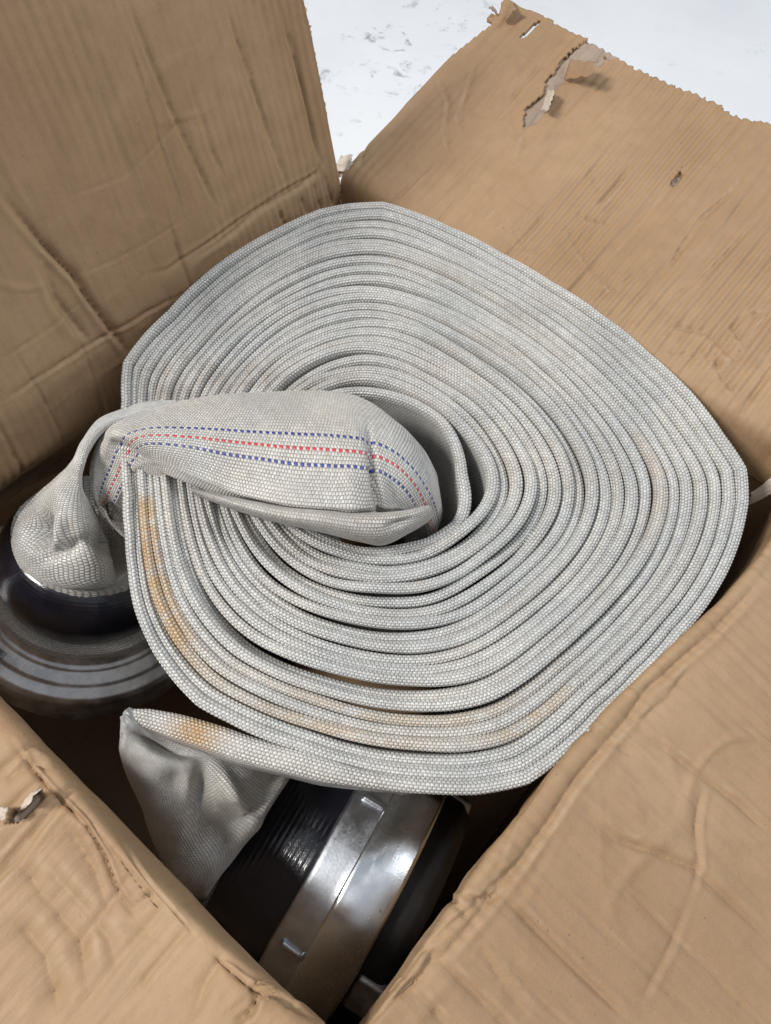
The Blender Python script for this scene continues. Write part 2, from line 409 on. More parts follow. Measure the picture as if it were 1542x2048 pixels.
# --- back-right wall y=0, torn flap lying outwards
polyB = [(725, 285), (790, 222), (870, 140), (930, 90), (985, 45), (972, 38), (978, 22), (992, 30), (1000, 18), (1006, -25), (1078, -25), (1096, 16), (1088, 36), (1048, 76), (1040, 76), (1046, 68), (1075, 44),
         (1098, 33), (1114, 20), (1119, 30), (1108, 43), (1112, 46), (1133, 24), (1150, 36), (1192, 56), (1172, 86), (1190, 94), (1196, 108), (1208, 106), (1222, 116), (1238, 113), (1262, 128), (1330, 158), (1416, 198), (1440, 208),
         (1462, 230), (1500, 245), (1560, 252), (1900, 420), (2200, 1100), (1600, 1500), (1300, 1150), (1000, 900), (700, 700), (670, 430), (700, 330)]
holesB = [[(1170, 80), (1192, 96), (1202, 108), (1216, 116), (1198, 130), (1162, 126), (1140, 138), (1130, 156), (1114, 172), (1102, 188), (1100, 206), (1088, 226), (1070, 243), (1050, 252), (1052, 214), (1070, 200), (1090, 186), (1092, 160), (1110, 143), (1124, 122), (1146, 98)],
          [(1345, 366), (1352, 350), (1362, 334), (1362, 348), (1350, 368)]]
crB = [([(878, 150), (900, 205), (892, 260), (905, 318)], .0022, .0030, .9, 21),
       ([(955, 120), (935, 190), (920, 235), (930, 270)], .0022, .0030, .9, 22),
       ([(1060, 110), (1040, 160), (1020, 210), (1040, 280)], .0014, .0040, .6, 23),
       ([(1430, 400), (1400, 440), (1360, 500), (1340, 540)], .0032, .0022, .9, 24),
       ([(1490, 345), (1478, 370), (1462, 388), (1400, 440)], .0026, .0024, .9, 25),
       ([(1542, 420), (1470, 490), (1400, 560), (1350, 590)], .0026, .0024, .9, 26),
       ([(1542, 640), (1500, 630), (1470, 655), (1500, 700)], .0030, .0036, .9, 27),
       ([(1042, 80), (1085, 40)], .0016, .0020, .6, 28),
       ([(1010, 120), (1080, 62)], .0010, .0030, .6, 29),
       ([(1060, 130), (1140, 60)], .0012, .0030, .6, 30),
       ([(1053, 250), (1046, 285), (1030, 330)], .0018, .0026, .6, 31),
       ([(1100, 180), (1120, 162), (1160, 160), (1200, 165)], .0020, .0030, .8, 32),
       ([(1020, 440), (1060, 500), (1100, 480)], .0014, .0034, .8, 33),
       ([(1130, 440), (1180, 520), (1260, 600)], .0016, .0050, .8, 34),
       ([(1330, 640), (1420, 660), (1500, 740)], .0030, .0060, .8, 35),
       ([(1425, 680), (1440, 740), (1480, 790)], .0030, .0040, .9, 36),
       ([(780, 230), (735, 290), (720, 340)], .0018, .0026, .9, 37)]
flapB, gB = sheet('flap', np.array([0, 0, LO]), ex, ey, W, 0.278, 17, .016, crB, poly=polyB, holes=holesB, seed=23, wr=.0017, big=.0035, flute=.00085, sc_amp=1.7, nscore=30, a_ext=(.004, .06))
# --- front-right wall x=W
crC = [([(1542, 1130), (1420, 1270), (1300, 1375), (1255, 1440), (1150, 1560), (1100, 1640), (1010, 1760), (900, 1900), (790, 1990)], .0030, .0040, .8, 41),
       ([(1290, 1470), (1400, 1550), (1480, 1610), (1542, 1670)], .0022, .0040, .7, 42),
       ([(1150, 1600), (1230, 1680), (1390, 1740), (1500, 1840), (1542, 1880)], .0030, .0050, .8, 43),
       ([(1410, 1565), (1392, 1650), (1398, 1740), (1380, 1790)], .0020, .0030, .9, 44),
       ([(1000, 1790), (1100, 1890), (1190, 1980), (1260, 2048)], .0046, .0040, .6, 45),
       ([(1380, 1790), (1350, 1880), (1280, 2010)], .0012, .0030, .8, 46),
       ([(1262, 1432), (1290, 1440), (1340, 1400), (1385, 1335)], .0016, .0030, .9, 47),
       ([(920, 1790), (960, 1800), (1010, 1790), (1020, 1770)], .0030, .0026, .9, 48),
       ([(900, 1800), (930, 1830), (890, 1860)], .0024, .0024, .9, 49),
       ([(950, 1870), (1000, 1960), (1060, 2048)], .0016, .0060, .6, 50),
       ([(780, 2010), (850, 1960), (880, 1890)], .0030, .0040, .8, 51)]
flapC, gC = sheet('flap', np.array([W, -D, LO]), ey, ex, D, 0.32, -15, .008, crC, seed=37, wr=.0016, big=.004, flute=.00030, nscore=24, sc_amp=1.2, bow=(.39, .13, .027), a_ext=(-.012, .06), sag=0)
# --- front-left wall y=-D
polyD = None
crD = [([(20, 1480), (90, 1580), (160, 1640), (190, 1720), (215, 1790), (265, 1850)], .0050, .0026, .9, 61),
       ([(420, 1900), (450, 1930), (505, 1970), (560, 1990), (620, 2048)], .0046, .0026, .9, 62),
       ([(520, 1975), (500, 2020), (460, 2048)], .0046, .0030, .9, 63),
       ([(0, 1700), (60, 1790), (130, 1890), (150, 2000)], .0030, .0090, .8, 64),
       ([(50, 1700), (110, 1790), (190, 1880), (215, 1960)], .0026, .0070, .8, 65),
       ([(0, 1840), (60, 1920), (90, 2048)], .0030, .0090, .8, 66),
       ([(110, 1630), (160, 1740), (200, 1860)], .0026, .0070, .8, 67),
       ([(300, 1760), (270, 1800), (230, 1830)], .0016, .0040, .9, 68),
       ([(460, 1880), (400, 1960), (370, 2048)], .0022, .0060, .9, 69),
       ([(0, 1560), (70, 1520), (110, 1530)], .0030, .0060, .9, 70)]
holesD = [[(0, 1645), (0, 1625), (18, 1618), (40, 1622), (62, 1590), (78, 1575), (84, 1585), (60, 1612), (46, 1628), (20, 1640)]]
flapD, gD = sheet('flap', np.array([0, -D, LO]), ex, -ey, W, 0.26, -10, .018, crD, holes=holesD, seed=53, wr=.0017, big=.010, nscore=26, sc_amp=1.6, flute=.00008, a_ext=(.0, -.014))

def fringe(flap, g, at_end, out, depth, seed, mat):
    ia = (len(g['a'])-1) if at_end else 0
    P0 = g['P'][ia]; N0 = g['N'][ia]; b_ = g['b']; d_ = nrm(g['P'][ia]-g['P'][ia-4 if at_end else ia+4])
    u_ = np.linspace(-.006, 1, 7); e_ = out*(.35+.65*np.abs(fbm(b_*260, b_*0+seed, seed, 3)))*(vnoise(b_*55, b_*0, seed+1) > -.45)
    P = P0[:, None]+d_[:, None]*(u_[None, :]*np.where(u_ > 0, 1, .5)[None, :]*e_[:, None])[..., None]-N0[:, None]*(depth+.0012*vnoise(b_[:, None]*300, u_[None, :]*2, seed))[..., None]
    P[:, 0] = P0-d_*.004-N0*depth
    o = link_mesh('torn_fringe', (P-BL).reshape(-1, 3), grid_faces(*P.shape[:2]), mat, None, uv=np.zeros(P.shape[:2]+(2,)))
    o.parent = flap
fringe(flapA, gA, True, .0034, .0022, 4, MPAPER)
fringe(flapA, gA, True, .0026, .0036, 9, MC)
# layer of fluting seen through the tears
def under_layer(flap, g, poly, depth, name='torn_core', mat=None):
    q = np.array([g['inv'](*p) for p in poly]); c = q.mean(0); q = c+(q-c)*1.5
    m = in_poly(g['A'], g['B'], q)
    i = np.where(m.any(1))[0]; j = np.where(m.any(0))[0]
    if len(i) < 3 or len(j) < 3: return
    sl = (slice(i[0], i[-1]+1), slice(j[0], j[-1]+1))
    P = g['P'][sl]; N = g['N'][sl]; A = g['A'][sl]; B = g['B'][sl]
    P = P-N*(depth+.0006*np.cos(2*np.pi*A/.0062)+.0003*fbm(A*300, B*300, 5, 2))[..., None]
    o = link_mesh(name, (P-BL).reshape(-1, 3), grid_faces(*P.shape[:2]), mat or MCORE, None, uv=g['uv'][sl])
    o.parent = flap
    return o
for hp in holesB: under_layer(flapB, gB, hp, .0035)
under_layer(flapD, gD, holesD[0], .006)

def paper_bit(flap, pts, z, name='torn_paper', mat=None, curl=.006, n=14, seed=0):
    """a curled scrap of torn liner; pts = four corners (px,py), lifted dz above height z"""
    c = np.array([at(px, py, zz) for px, py, zz in pts]); s = np.linspace(0, 1, n)
    S, T = np.meshgrid(s, s, indexing='ij')
    T2 = T*(1+.12*vnoise(S*7, S*0, seed)); S2 = S+.06*vnoise(T*6, T*0+3, seed)
    P = (c[0]*(1-S2)[..., None]*(1-T2)[..., None]+c[1]*S2[..., None]*(1-T2)[..., None]+c[2]*(S2*T2)[..., None]+c[3]*((1-S2)*T2)[..., None])
    P[..., 2] += curl*np.sin(np.pi*S)*.4+curl*T**2*.6+.0012*fbm(S*4, T*4, seed, 2)
    o = link_mesh(name, (P-BL).reshape(-1, 3), grid_faces(n, n), mat or MC, None, uv=np.stack([S*.03, T*.03], -1))
    o.parent = flap; so = o.modifiers.new('t', 'SOLIDIFY'); so.thickness = .0005
    return o
def zB(px, py):
    a_, b_ = gB['inv'](px, py); i = int(np.clip(np.searchsorted(gB['a'], a_), 0, len(gB['a'])-1)); j = int(np.clip(np.searchsorted(gB['b'], b_), 0, len(gB['b'])-1))
    return gB['P'][i, j, 2]
def zG(g, px, py, dz):
    a_, b_ = g['inv'](px, py); i = int(np.clip(np.searchsorted(g['a'], a_), 0, len(g['a'])-1)); j = int(np.clip(np.searchsorted(g['b'], b_), 0, len(g['b'])-1))
    return (px, py, g['P'][i, j, 2]+dz)
paper_bit(flapB, [zG(gB, 1128, 160, .001), zG(gB, 1142, 118, .002), zG(gB, 1196, 132, .016), zG(gB, 1176, 160, .014)], 0, curl=.004, seed=1)
paper_bit(flapB, [zG(gB, 1084, 220, .001), zG(gB, 1096, 180, .001), zG(gB, 1108, 188, .008), zG(gB, 1096, 226, .008)], 0, curl=.003, seed=2, mat=MPAPER)
paper_bit(flapB, [zG(gB, 1010, 44, .001), zG(gB, 1022, 4, .001), zG(gB, 1036, 22, .008), zG(gB, 1016, 40, .006)], 0, curl=.003, seed=3)
paper_bit(flapB, [zG(gB, 984, 12, .001), zG(gB, 994, 26, .001), zG(gB, 984, 24, .004), zG(gB, 976, 20, .004)], 0, curl=.002, seed=4, mat=MCORE)
paper_bit(flapD, [zG(gD, 40, 1622, .001), zG(gD, 62, 1586, .001), zG(gD, 86, 1578, .012), zG(gD, 62, 1612, .010)], 0, curl=.004, seed=5, mat=MPAPER)
paper_bit(flapD, [zG(gD, 4, 1640, .001), zG(gD, -6, 1612, .001), zG(gD, 22, 1618, .010), zG(gD, 14, 1640, .010)], 0, curl=.004, seed=6, mat=MPAPER)
paper_bit(flapD, [zG(gD, 505, 1975, .001), zG(gD, 520, 1960, .001), zG(gD, 556, 1975, .010), zG(gD, 535, 2000, .008)], 0, curl=.004, seed=7)
# crushed corner of the box and the torn corner at the right
paper_bit(flapB, [(668, 340, .0), (684, 312, .010), (706, 318, .008), (700, 352, .0)], 0, curl=.006, seed=8, mat=MPAPER)
paper_bit(flapB, [(674, 352, -.004), (680, 326, .004), (696, 326, .006), (694, 354, -.004)], 0, curl=-.004, seed=9, mat=MCORE)
paper_bit(flapB, [(1496, 1010, -.05), (1500, 985, -.04), (1556, 950, -.02), (1556, 985, -.03)], 0, curl=.006, seed=10, mat=MPAPER)

# wall panels
def panel(o0, da, dout, lenA, seed, cre=(), bulge=None, bow=None, top=-.025):
    na = int(lenA/.003); nb = int(DEPTH/.003)
    a = np.linspace(-.006, lenA+(.03 if seed == 2 else .006), na); b = np.linspace(-DEPTH, top, nb); A, B = np.meshgrid(a, b, indexing='ij')
    h = .003*fbm(A*8, B*8, seed, 3)*np.sin(np.pi*A/lenA)+.0003*np.sin(2*np.pi*A/.0078)
    h = h*np.clip((LO-B)/.02, 0, 1)
    if bow: h = h+bow[2]*np.exp(-((A-bow[0])/bow[1])**2)*sstep(-DEPTH, -DEPTH+.1, B)
    if bulge: h += bulge[2]*np.exp(-((A-bulge[0])/.09)**2)*sstep(LO+.02, LO-.02, B)*sstep(-DEPTH, -DEPTH+.06, B)
    for x0, am, wd in cre: h += am*np.exp(-((A-x0+.004*fbm(B*20, B*0, seed, 2))/wd)**2)*np.clip((LO-B)/.01, 0, 1)
    P = o0+da*A[..., None]+ez*B[..., None]+dout*(h+.0055)[..., None]
    o = link_mesh('side_panel', (P-BL).reshape(-1, 3), grid_faces(na, nb), MC, box, uv=np.stack([A, B], -1))
    so = o.modifiers.new('board', 'SOLIDIFY'); so.thickness = .004
    pn = np.array(o.data.polygons[50].normal); so.offset = 1 if pn @ dout > 0 else -1
panel(np.array([0, -D, 0.]), ey, -ex, D, 1, [(D-.012, .003, .002), (D-.022, -.003, .002), (D-.034, .003, .003), (D-.05, -.002, .003)], bulge=(.10, 0, .046), top=-.11)
panel(np.array([0, 0, 0.]), ex, ey, W, 2, [(.010, .002, .0025), (.02, -.002, .002)])
panel(np.array([W, -D, 0.]), ey, ex, D, 3, bow=(.385, .13, .0305))
panel(np.array([0, -D, 0.]), ex, -ey, W, 4, bulge=(.06, 0, .014))
V = np.array([[-.012, -D-.012, 0], [W+.012, -D-.012, 0], [W+.012, .012, 0], [-.012, .012, 0]], float)-np.array([W/2, -D/2, 0]); V[:, 2] += .0
o = link_mesh('bottom_panel', V, np.array([[0, 1, 2, 3]]), MC, box, uv=V[:, :2], smooth=False)
so = o.modifiers.new('t', 'SOLIDIFY'); so.thickness = .004

# ------------------------------------------------------------------ the hose
RC = at(770, 950, 0.0)
hose = empty('fire_hose', (RC[0], RC[1], -.12), 'large coiled off-white woven fire hose with metal couplings, filling the cardboard box', 'hose')
HL = np.array(hose.location)

# plane of the top of the roll
def ztop(x, y): return .014-.05*x+.035*y
def at_roll(px, py, dz=0):
    n = np.array([.05, -.035, 1.0]); p0 = np.array([0, 0, .014+dz]); return at_plane(px, py, p0, n)

outer_px = [(760, 1558), (700, 1545), (600, 1512), (520, 1485), (450, 1452), (390, 1420), (350, 1380), (300, 1310), (266, 1230), (252, 1150), (246, 1080), (243, 1000), (243, 900), (243, 810), (247, 735), (290, 678), (335, 636),
            (400, 570), (480, 508), (560, 462), (640, 425), (700, 414), (765, 411), (790, 418), (900, 462), (1000, 513), (1100, 572), (1200, 640), (1300, 725), (1380, 803), (1440, 884), (1484, 948), (1489, 1010), (1470, 1100), (1425, 1192), (1358, 1276),
            (1283, 1358), (1203, 1434), (1122, 1512), (1050, 1562), (950, 1580), (850, 1574), (760, 1562)]
inner_px = [(735, 768), (800, 792), (860, 825), (915, 872), (938, 925), (942, 970), (912, 1018), (866, 1046), (810, 1064), (740, 1068), (660, 1050), (600, 1014), (566, 970), (560, 900), (590, 830), (650, 782)]
NT_ = 21
def polar(pxs, half):
    q = np.array([at_roll(*p) for p in pxs]); d = q[:, :2]-RC[:2]; r = np.hypot(d[:, 0], d[:, 1])-half; ph = np.arctan2(d[:, 1], d[:, 0]); return ph, r
pho, ro = polar(outer_px, .0045)
phi_end = pho[0]
g_o = np.mod(phi_end-pho, 2*np.pi); g_o[0] = 0
g_o[-1] = 2*np.pi if g_o[-1] < 1 or g_o[-1] > 6 else g_o[-1]
if g_o[-1] < 2*np.pi: g_o = np.append(g_o, 2*np.pi); ro = np.append(ro, ro[-1])
phi_, ri = polar(inner_px, 0)
g_i = np.mod(phi_end-phi_, 2*np.pi); k = np.argsort(g_i); g_i = g_i[k]; ri = ri[k]
g_i = np.concatenate([g_i-2*np.pi, g_i, g_i+2*np.pi]); ri = np.tile(ri, 3)
GG = np.linspace(0, 2*np.pi, 1441)
rin_t = np.interp(GG, g_i, ri)
def smooth_p(x, s):
    kx = np.arange(-4*s, 4*s+1); kk = np.exp(-(kx/s)**2/2); kk /= kk.sum(); n = len(x)-1
    y = np.tile(x[:-1], 3); y = np.convolve(y, kk, 'same')[n:2*n]; return np.append(y, y[0])
rin_t = smooth_p(rin_t, 40)
rsharp = np.interp(GG, g_o, ro)
# one pitch of step where the tail leaves
r0 = rsharp[0]; r1 = rin_t[0]+(r0-rin_t[0])*NT_/(NT_-1)
rsharp = rsharp+(r1-rsharp[-1])*(GG/(2*np.pi))**6
lin = (r1-r0)*GG/(2*np.pi)
def sm_np(s): return smooth_p(rsharp-lin, s)+lin
rs8 = sm_np(9); rs40 = sm_np(38)

# spacing warp: some windings sit tight, some loose
kk_ = np.arange(NT_+2); jit = rng.uniform(-.09, .09, NT_+2); jit[0] = jit[-2:] = 0; jit[NT_-6:] = 0
zj = rng.uniform(-.0030, .0022, NT_+3); zj[[3, 6, 9, 11, 14]] -= .0034; zj[16:20] *= .5; zj[[2, 5, 10, 13, 15]] += .0015; zj[NT_-2] = -.001; zj[NT_-1] = .0012; zj[NT_] = .001
def spiral(g, drop=0.0):
    """g = winding angle from the innermost end; returns centre of the top edge, pitch, index"""
    k = g/(2*np.pi); ki = np.floor(k+1e-9); gl = (k-ki)*2*np.pi
    ri_ = np.interp(gl, GG, rin_t)
    blend = np.clip((k-(NT_-11.))/9.6, 0, 1); blend2 = sstep(NT_-2.2, NT_-1.0, k)
    ro_ = np.interp(gl, GG, rs40)*(1-blend)+np.interp(gl, GG, rs8)*blend
    ro_ = ro_*(1-blend2)+np.interp(gl, GG, rsharp*.9+rs8*.1)*blend2
    kw = k+np.interp(k, kk_, jit)+.075*fbm(np.cos(gl)*1.5+k*.9, np.sin(gl)*1.5+k*1.7, 3, 2)*sstep(0, 1, k)*sstep(NT_-3., NT_-7., k)
    qr = at_roll(950, 930); pr = math.atan2(qr[1]-RC[1], qr[0]-RC[0]); dph = np.abs(np.mod(phi_end-gl-pr+np.pi, 2*np.pi)-np.pi)
    kw = kw-1.25*sstep(1.25, .7, k)*np.clip(1-(dph/.75)**1.6, 0, 1)**1.3     # the innermost loop stands off by itself at the right
    den = NT_-1+gl/(2*np.pi)
    r = ri_+(ro_-ri_)*kw/den
    pitch = (ro_-ri_)/den
    ph = phi_end-gl
    x = RC[0]+r*np.cos(ph); y = RC[1]+r*np.sin(ph)
    rise = -.004+.010*(k/NT_)
    z = ztop(x, y)+rise+np.interp(k, np.arange(NT_+3), zj)+.0032*vnoise(np.cos(gl)*1.9+k*.6, np.sin(gl)*1.9+k*1.4+5, 8)
    z -= .004*sstep(.8, 0, k)+.05*sstep(.14, .0, k)
    return x, y, z, pitch, k, gl

TAIL = [(735, 1556, -.003), (665, 1541, -.006), (600, 1522, -.008), (500, 1495, -.012), (420, 1468, -.017), (350, 1447, -.022), (295, 1432, -.027), (258, 1424, -.031)]
def build_roll():
    # sample densely, then even out by arc length to a quarter of a bead
    g = np.linspace(0, NT_*2*np.pi, 60000); x, y, z, *_ = spiral(g)
    s = np.concatenate([[0], np.cumsum(np.sqrt(np.diff(x)**2+np.diff(y)**2))])
    # the last winding leaves the roll and runs on to the folded tip
    e = np.array([x[-1], y[-1], z[-1]])
    q = [np.array([x[-130], y[-130], z[-130]]), e]+[at(*p) for p in TAIL]
    nq = len(q)-1; q = crom(np.array(q), 4000)[int(4000/nq)+2:]
    Ltot0 = s[-1]; xs = np.append(x, q[:, 0]); ys = np.append(y, q[:, 1]); zs = np.append(z, q[:, 2])
    s = np.concatenate([[0], np.cumsum(np.sqrt(np.diff(xs)**2+np.diff(ys)**2))])
    n = int(s[-1]/(PU/4)); S = np.arange(n)*(PU/4)
    _, _, _, pit, kk2, gl2 = spiral(g)
    nt = len(q); ap = lambda a_, v_: np.append(a_, np.full(nt, v_))
    x = np.interp(S, s, xs); y = np.interp(S, s, ys); z = np.interp(S, s, zs); pitch = np.interp(S, s, ap(pit, pit[-1]))
    G = np.interp(S, s, np.append(g, np.linspace(g[-1], g[-1]+.01, nt))); k = G/(2*np.pi); gl = np.mod(G, 2*np.pi)
    tl = np.clip((S-Ltot0)/(s[-1]-Ltot0), 0, 1)
    wgt = np.exp(-((S-Ltot0)/.03)**2); kk3 = np.ones(61)/61
    for q_ in (0, 1):
        for arr in (x, y, z):
            sm = np.convolve(np.concatenate([np.full(30, arr[0]), arr, np.full(30, arr[-1])]), kk3, 'valid'); arr += (sm-arr)*wgt
    tl2 = np.clip((S-Ltot0+.05)/(s[-1]-Ltot0+.05), 0, 1)
    kz = np.ones(15)/15
    tx = np.gradient(x); ty = np.gradient(y)
    pad = lambda q: np.concatenate([np.full(7, q[0]), q, np.full(7, q[-1])])
    tx = np.convolve(pad(tx), kz, 'valid'); ty = np.convolve(pad(ty), kz, 'valid')
    l = np.hypot(tx, ty); tx /= l; ty /= l
    # clockwise travel: outward normal is to the left of travel
    nx, ny = -ty, tx
    dx, dy = x-RC[0], y-RC[1]
    if np.mean(nx*dx+ny*dy) < 0: nx, ny = -nx, -ny
    wdt = np.clip(pitch*(.87+.07*vnoise(np.cos(gl)*2+k, np.sin(gl)*2+k*3, 77)), .0045, .0105)
    wdt = wdt*(1+.03*np.clip((nx*(CAM[0]-RC[0])+ny*(CAM[1]-RC[1]))/np.hypot(CAM[0]-RC[0], CAM[1]-RC[1]), 0, 1))
    wdt = wdt*(1-sstep(0, .25, tl))+sstep(0, .25, tl)*np.interp(tl, [0, .3, .6, .8, .93, 1], [.011, .014, .017, .015, .010, .004])
    fine = np.arange(-10, 11)*(PV/3)        # +-7 mm of real beads
    coarse = np.array([.0095, .0145, .030, .065, .118])
    v = np.concatenate([-coarse[::-1], fine, coarse]); nv = len(v)
    Vv = v[None, :]; Wd = wdt[:, None]; R = Wd/2; arc = R*np.pi/2
    oncap = np.abs(Vv) < arc; th = np.clip(Vv/R, -np.pi/2, np.pi/2)
    down = np.clip(np.abs(Vv)-arc, 0, None)*(1-.88*sstep(0, .22, tl2))[:, None]
    pinch = 1-.18*sstep(0, .012, down)
    off = R*np.sin(th)*pinch; dz = R*(np.cos(th)-1)-down
    noff = np.sin(th); nz = np.cos(th)
    # lean of the band and its slow wander
    cd = nrm(np.array([CAM[0]-RC[0], CAM[1]-RC[1]])); fr_ = nx*cd[0]+ny*cd[1]
    lean = (.05*vnoise(np.cos(gl)*1.5+k*2.3, np.sin(gl)*1.5, 15)-.70*sstep(-.1, .8, fr_)*(1-sstep(0, .3, tl2)))[:, None]
    off = off+lean*(-dz)*.5
    hgt = weave_h(S[:, None], Vv+1000*PV*2)*.00062*(1+.3*vnoise(S[:, None]*55, Vv*90, 61))
    fade = np.where(np.abs(Vv) > .0080, 0, 1)
    o2 = off+noff*hgt*fade; z2 = dz+nz*hgt*fade
    P = np.empty((n, nv, 3))
    P[..., 0] = x[:, None]+nx[:, None]*o2; P[..., 1] = y[:, None]+ny[:, None]*o2; P[..., 2] = z[:, None]+z2
    uv = np.empty((n, nv, 2)); uv[..., 0] = S[:, None]; uv[..., 1] = Vv+1000*PV*2
    # stains : where the photo has them
    X, Y = project(np.stack([x, y, z], -1))
    st = np.zeros(n); 
    ring = NT_-k
    left = sstep(330, 250, X-(Y-1000)*.12)*sstep(960, 1010, Y)*sstep(1330, 1100, Y)
    st += .95*np.exp(-((ring-2.85)/.24)**2)*sstep(980, 1010, Y)*sstep(1420, 1250, Y)*sstep(700, 500, X)
    st += .8*np.exp(-((ring-3.8)/.22)**2)*sstep(980, 1010, Y)*sstep(1400, 1200, Y)*sstep(700, 500, X)
    st += .75*np.exp(-((ring-3.15)/.28)**2)*sstep(1330, 1400, Y)*np.exp(-((X-640)/240)**2)
    st += .55*np.exp(-((ring-3.1)/.28)**2)*sstep(1330, 1390, Y)*np.exp(-((X-1060)/90)**2)
    st += .30*np.exp(-((ring-6.4)/.5)**2)*sstep(1250, 1300, X)*sstep(820, 880, Y)*sstep(1150, 1040, Y)
    st += .45*np.exp(-((ring-5.0)/.26)**2)*sstep(1250, 1330, Y)*np.exp(-((X-800)/330)**2)
    st += .14*vnoise(np.cos(gl)*2+k*3, np.sin(gl)*3, 6).clip(0, 1)
    st += 1.0*np.exp(-((X-395)/42)**2)*(tl > .05)
    brown_mask = .55*sstep(800, 700, Y)*0+.75*np.exp(-((X-560)/170)**2-((Y-765)/38)**2)+.35*np.exp(-((X-320)/90)**2-((Y-770)/60)**2)+.10  # browner patches on the roll, strongest just above the loose end
    A1 = np.repeat(st[:, None], nv, 1); A2 = np.repeat(brown_mask[:, None], nv, 1)
    A1 = A1*np.exp(-(np.abs(Vv)/.016)**2)
    return link_mesh('coiled_hose', (P-HL).reshape(-1, 3), grid_faces(n, nv), MF, hose, uv=uv, attrs={'stain': A1, 'brown_tone': A2, 'stripe_row': np.full(n*nv, -999.)})
roll = build_roll()

def tube(name, st, nl_per=None, dents=(), stripe_frac=None, stain=None, brown_tone=None, wrinkle=.0012, seed=0, closed=True, capn=False, vper=None, disp=.0005, vphase=0.0, ku=1.22, kv=1.22):
    """st: stations x ring-points x 3 (world). Fine surface with woven relief."""
    st = np.asarray(st, float)
    m = st.shape[1]
    # dense control first for arc lengths
    C = crom(st, st.shape[0]*14); C = np.stack(crom(np.swapaxes(C, 0, 1), m*14, closed=True), 0).swapaxes(0, 1)
    len_u = np.linalg.norm(np.diff(C, axis=0), axis=2); su = np.concatenate([[0], np.cumsum(np.percentile(len_u, 62, axis=1))])
    per = np.linalg.norm(np.roll(C, -1, 1)-C, axis=2); sv_full = np.median(per, axis=0); sv = np.concatenate([[0], np.cumsum(sv_full)])
    nrow = int(round(kv*sv[-1]/PV/2)*2) if vper is None else vper; nbead = int(round(ku*su[-1]/PU))
    # even spacing in both directions on a 4 x 3 grid per bead
    nu = nbead*4+1; nv = nrow*2
    tu = np.interp(np.linspace(0, su[-1], nu), su, np.arange(len(su))); tv = np.interp(np.arange(nv)/nv*sv[-1], sv, np.arange(len(sv)))
    def samp(Cx, t, ax, wrap):
        Cx = np.moveaxis(Cx, ax, 0); n = len(Cx); i = np.floor(t).astype(int); f = (t-i)[:, None, None]
        a = Cx[i % n] if wrap else Cx[np.clip(i, 0, n-1)]; b = Cx[(i+1) % n] if wrap else Cx[np.clip(i+1, 0, n-1)]
        return np.moveaxis(a*(1-f)+b*f, 0, ax)
    Cu = samp(C, tu, 0, False)
    pl = np.linalg.norm(np.roll(Cu, -1, 1)-Cu, axis=2); cs = np.concatenate([np.zeros((nu, 1)), np.cumsum(pl, 1)], 1); cs /= cs[:, -1:]
    cg = sv/sv[-1]; cs = cs*.85+cg[None]*.15
    P = np.empty((nu, nv, 3)); fv_ = np.arange(nv)/nv; Cw = np.concatenate([Cu, Cu[:, :1]], 1)
    for i in range(nu):
        for c_ in range(3): P[i, :, c_] = np.interp(fv_, cs[i], Cw[i, :, c_])
    N = grid_normals(P, True)
    cen = P.mean(1, keepdims=True)
    if np.mean(np.sum(N*(P-cen), -1)) < 0: N = -N
    U = np.repeat((np.arange(nu)*PU/4)[:, None], nv, 1); Vv = np.repeat((np.arange(nv)*PV/2)[None, :], nu, 0)
    # creases of the cloth
    h = wrinkle*fbm(U*20, Vv*26, seed, 3)*.6
    P = P+N*h[..., None]
    X, Y = project(P)
    fac = np.sum(N*(CAM-P), -1) > 0
    for (px, py, rx, ry, rot, dep) in dents:
        c, s = math.cos(rot), math.sin(rot); dx, dy = X-px, Y-py
        a = (dx*c+dy*s)/rx; b = (-dx*s+dy*c)/ry
        P = P-N*(fac*dep*np.exp(-(a*a+b*b)))[..., None]
    N = grid_normals(P, True)
    if np.mean(np.sum(N*(P-cen), -1)) < 0: N = -N
    P = P+N*(weave_h(U, Vv+PV*2000)*disp)[..., None]
    uv = np.stack([U, Vv+PV*2000], -1)
    sr = -999. if stripe_frac is None else 2000+round(stripe_frac*nrow)
    A1 = np.zeros(X.shape) if stain is None else stain(X, Y); A2 = np.full(X.shape, .1) if brown_tone is None else brown_tone(X, Y)
    Fq = grid_faces(nu, nv, True)
    # close the seam for uv
    Pw = np.concatenate([P, P[:, :1]], 1); uvw = np.concatenate([uv, uv[:, :1]+np.array([0, nv*PV/2])], 1)
    cat = lambda a: np.concatenate([a, a[:, :1]], 1)
    return link_mesh(name, (Pw-HL).reshape(-1, 3), grid_faces(nu, nv+1), MF, hose, uv=uvw, attrs={'stain': cat(A1), 'brown_tone': cat(A2), 'stripe_row': np.full(nu*(nv+1), sr)})

def ringpts(top, under=None, zu=.002, thick=.0):
    """top: visible points (px,py,z) from far edge to near edge; the hidden side is closed below"""
    T = np.array([at(*p) for p in top])
    if len(T) == 6:
        T[4][2] += .002
        T = np.array([T[0], T[1], T[2], T[3], T[4]*.80+T[3]*.20, T[4], T[4]*.85+T[5]*.15+np.array([0, 0, -.001]), T[5]])
    a, b = T[0], T[-1]
    if under is None: under = min(a[2], b[2])-thick
    U = []
    for f in (.22, .5, .78):
        q = b*(1-f)+a*f; q = q.copy(); q[2] = under if np.isscalar(under) else under[1]; U.append(q)
    return np.concatenate([T, np.array(U)])

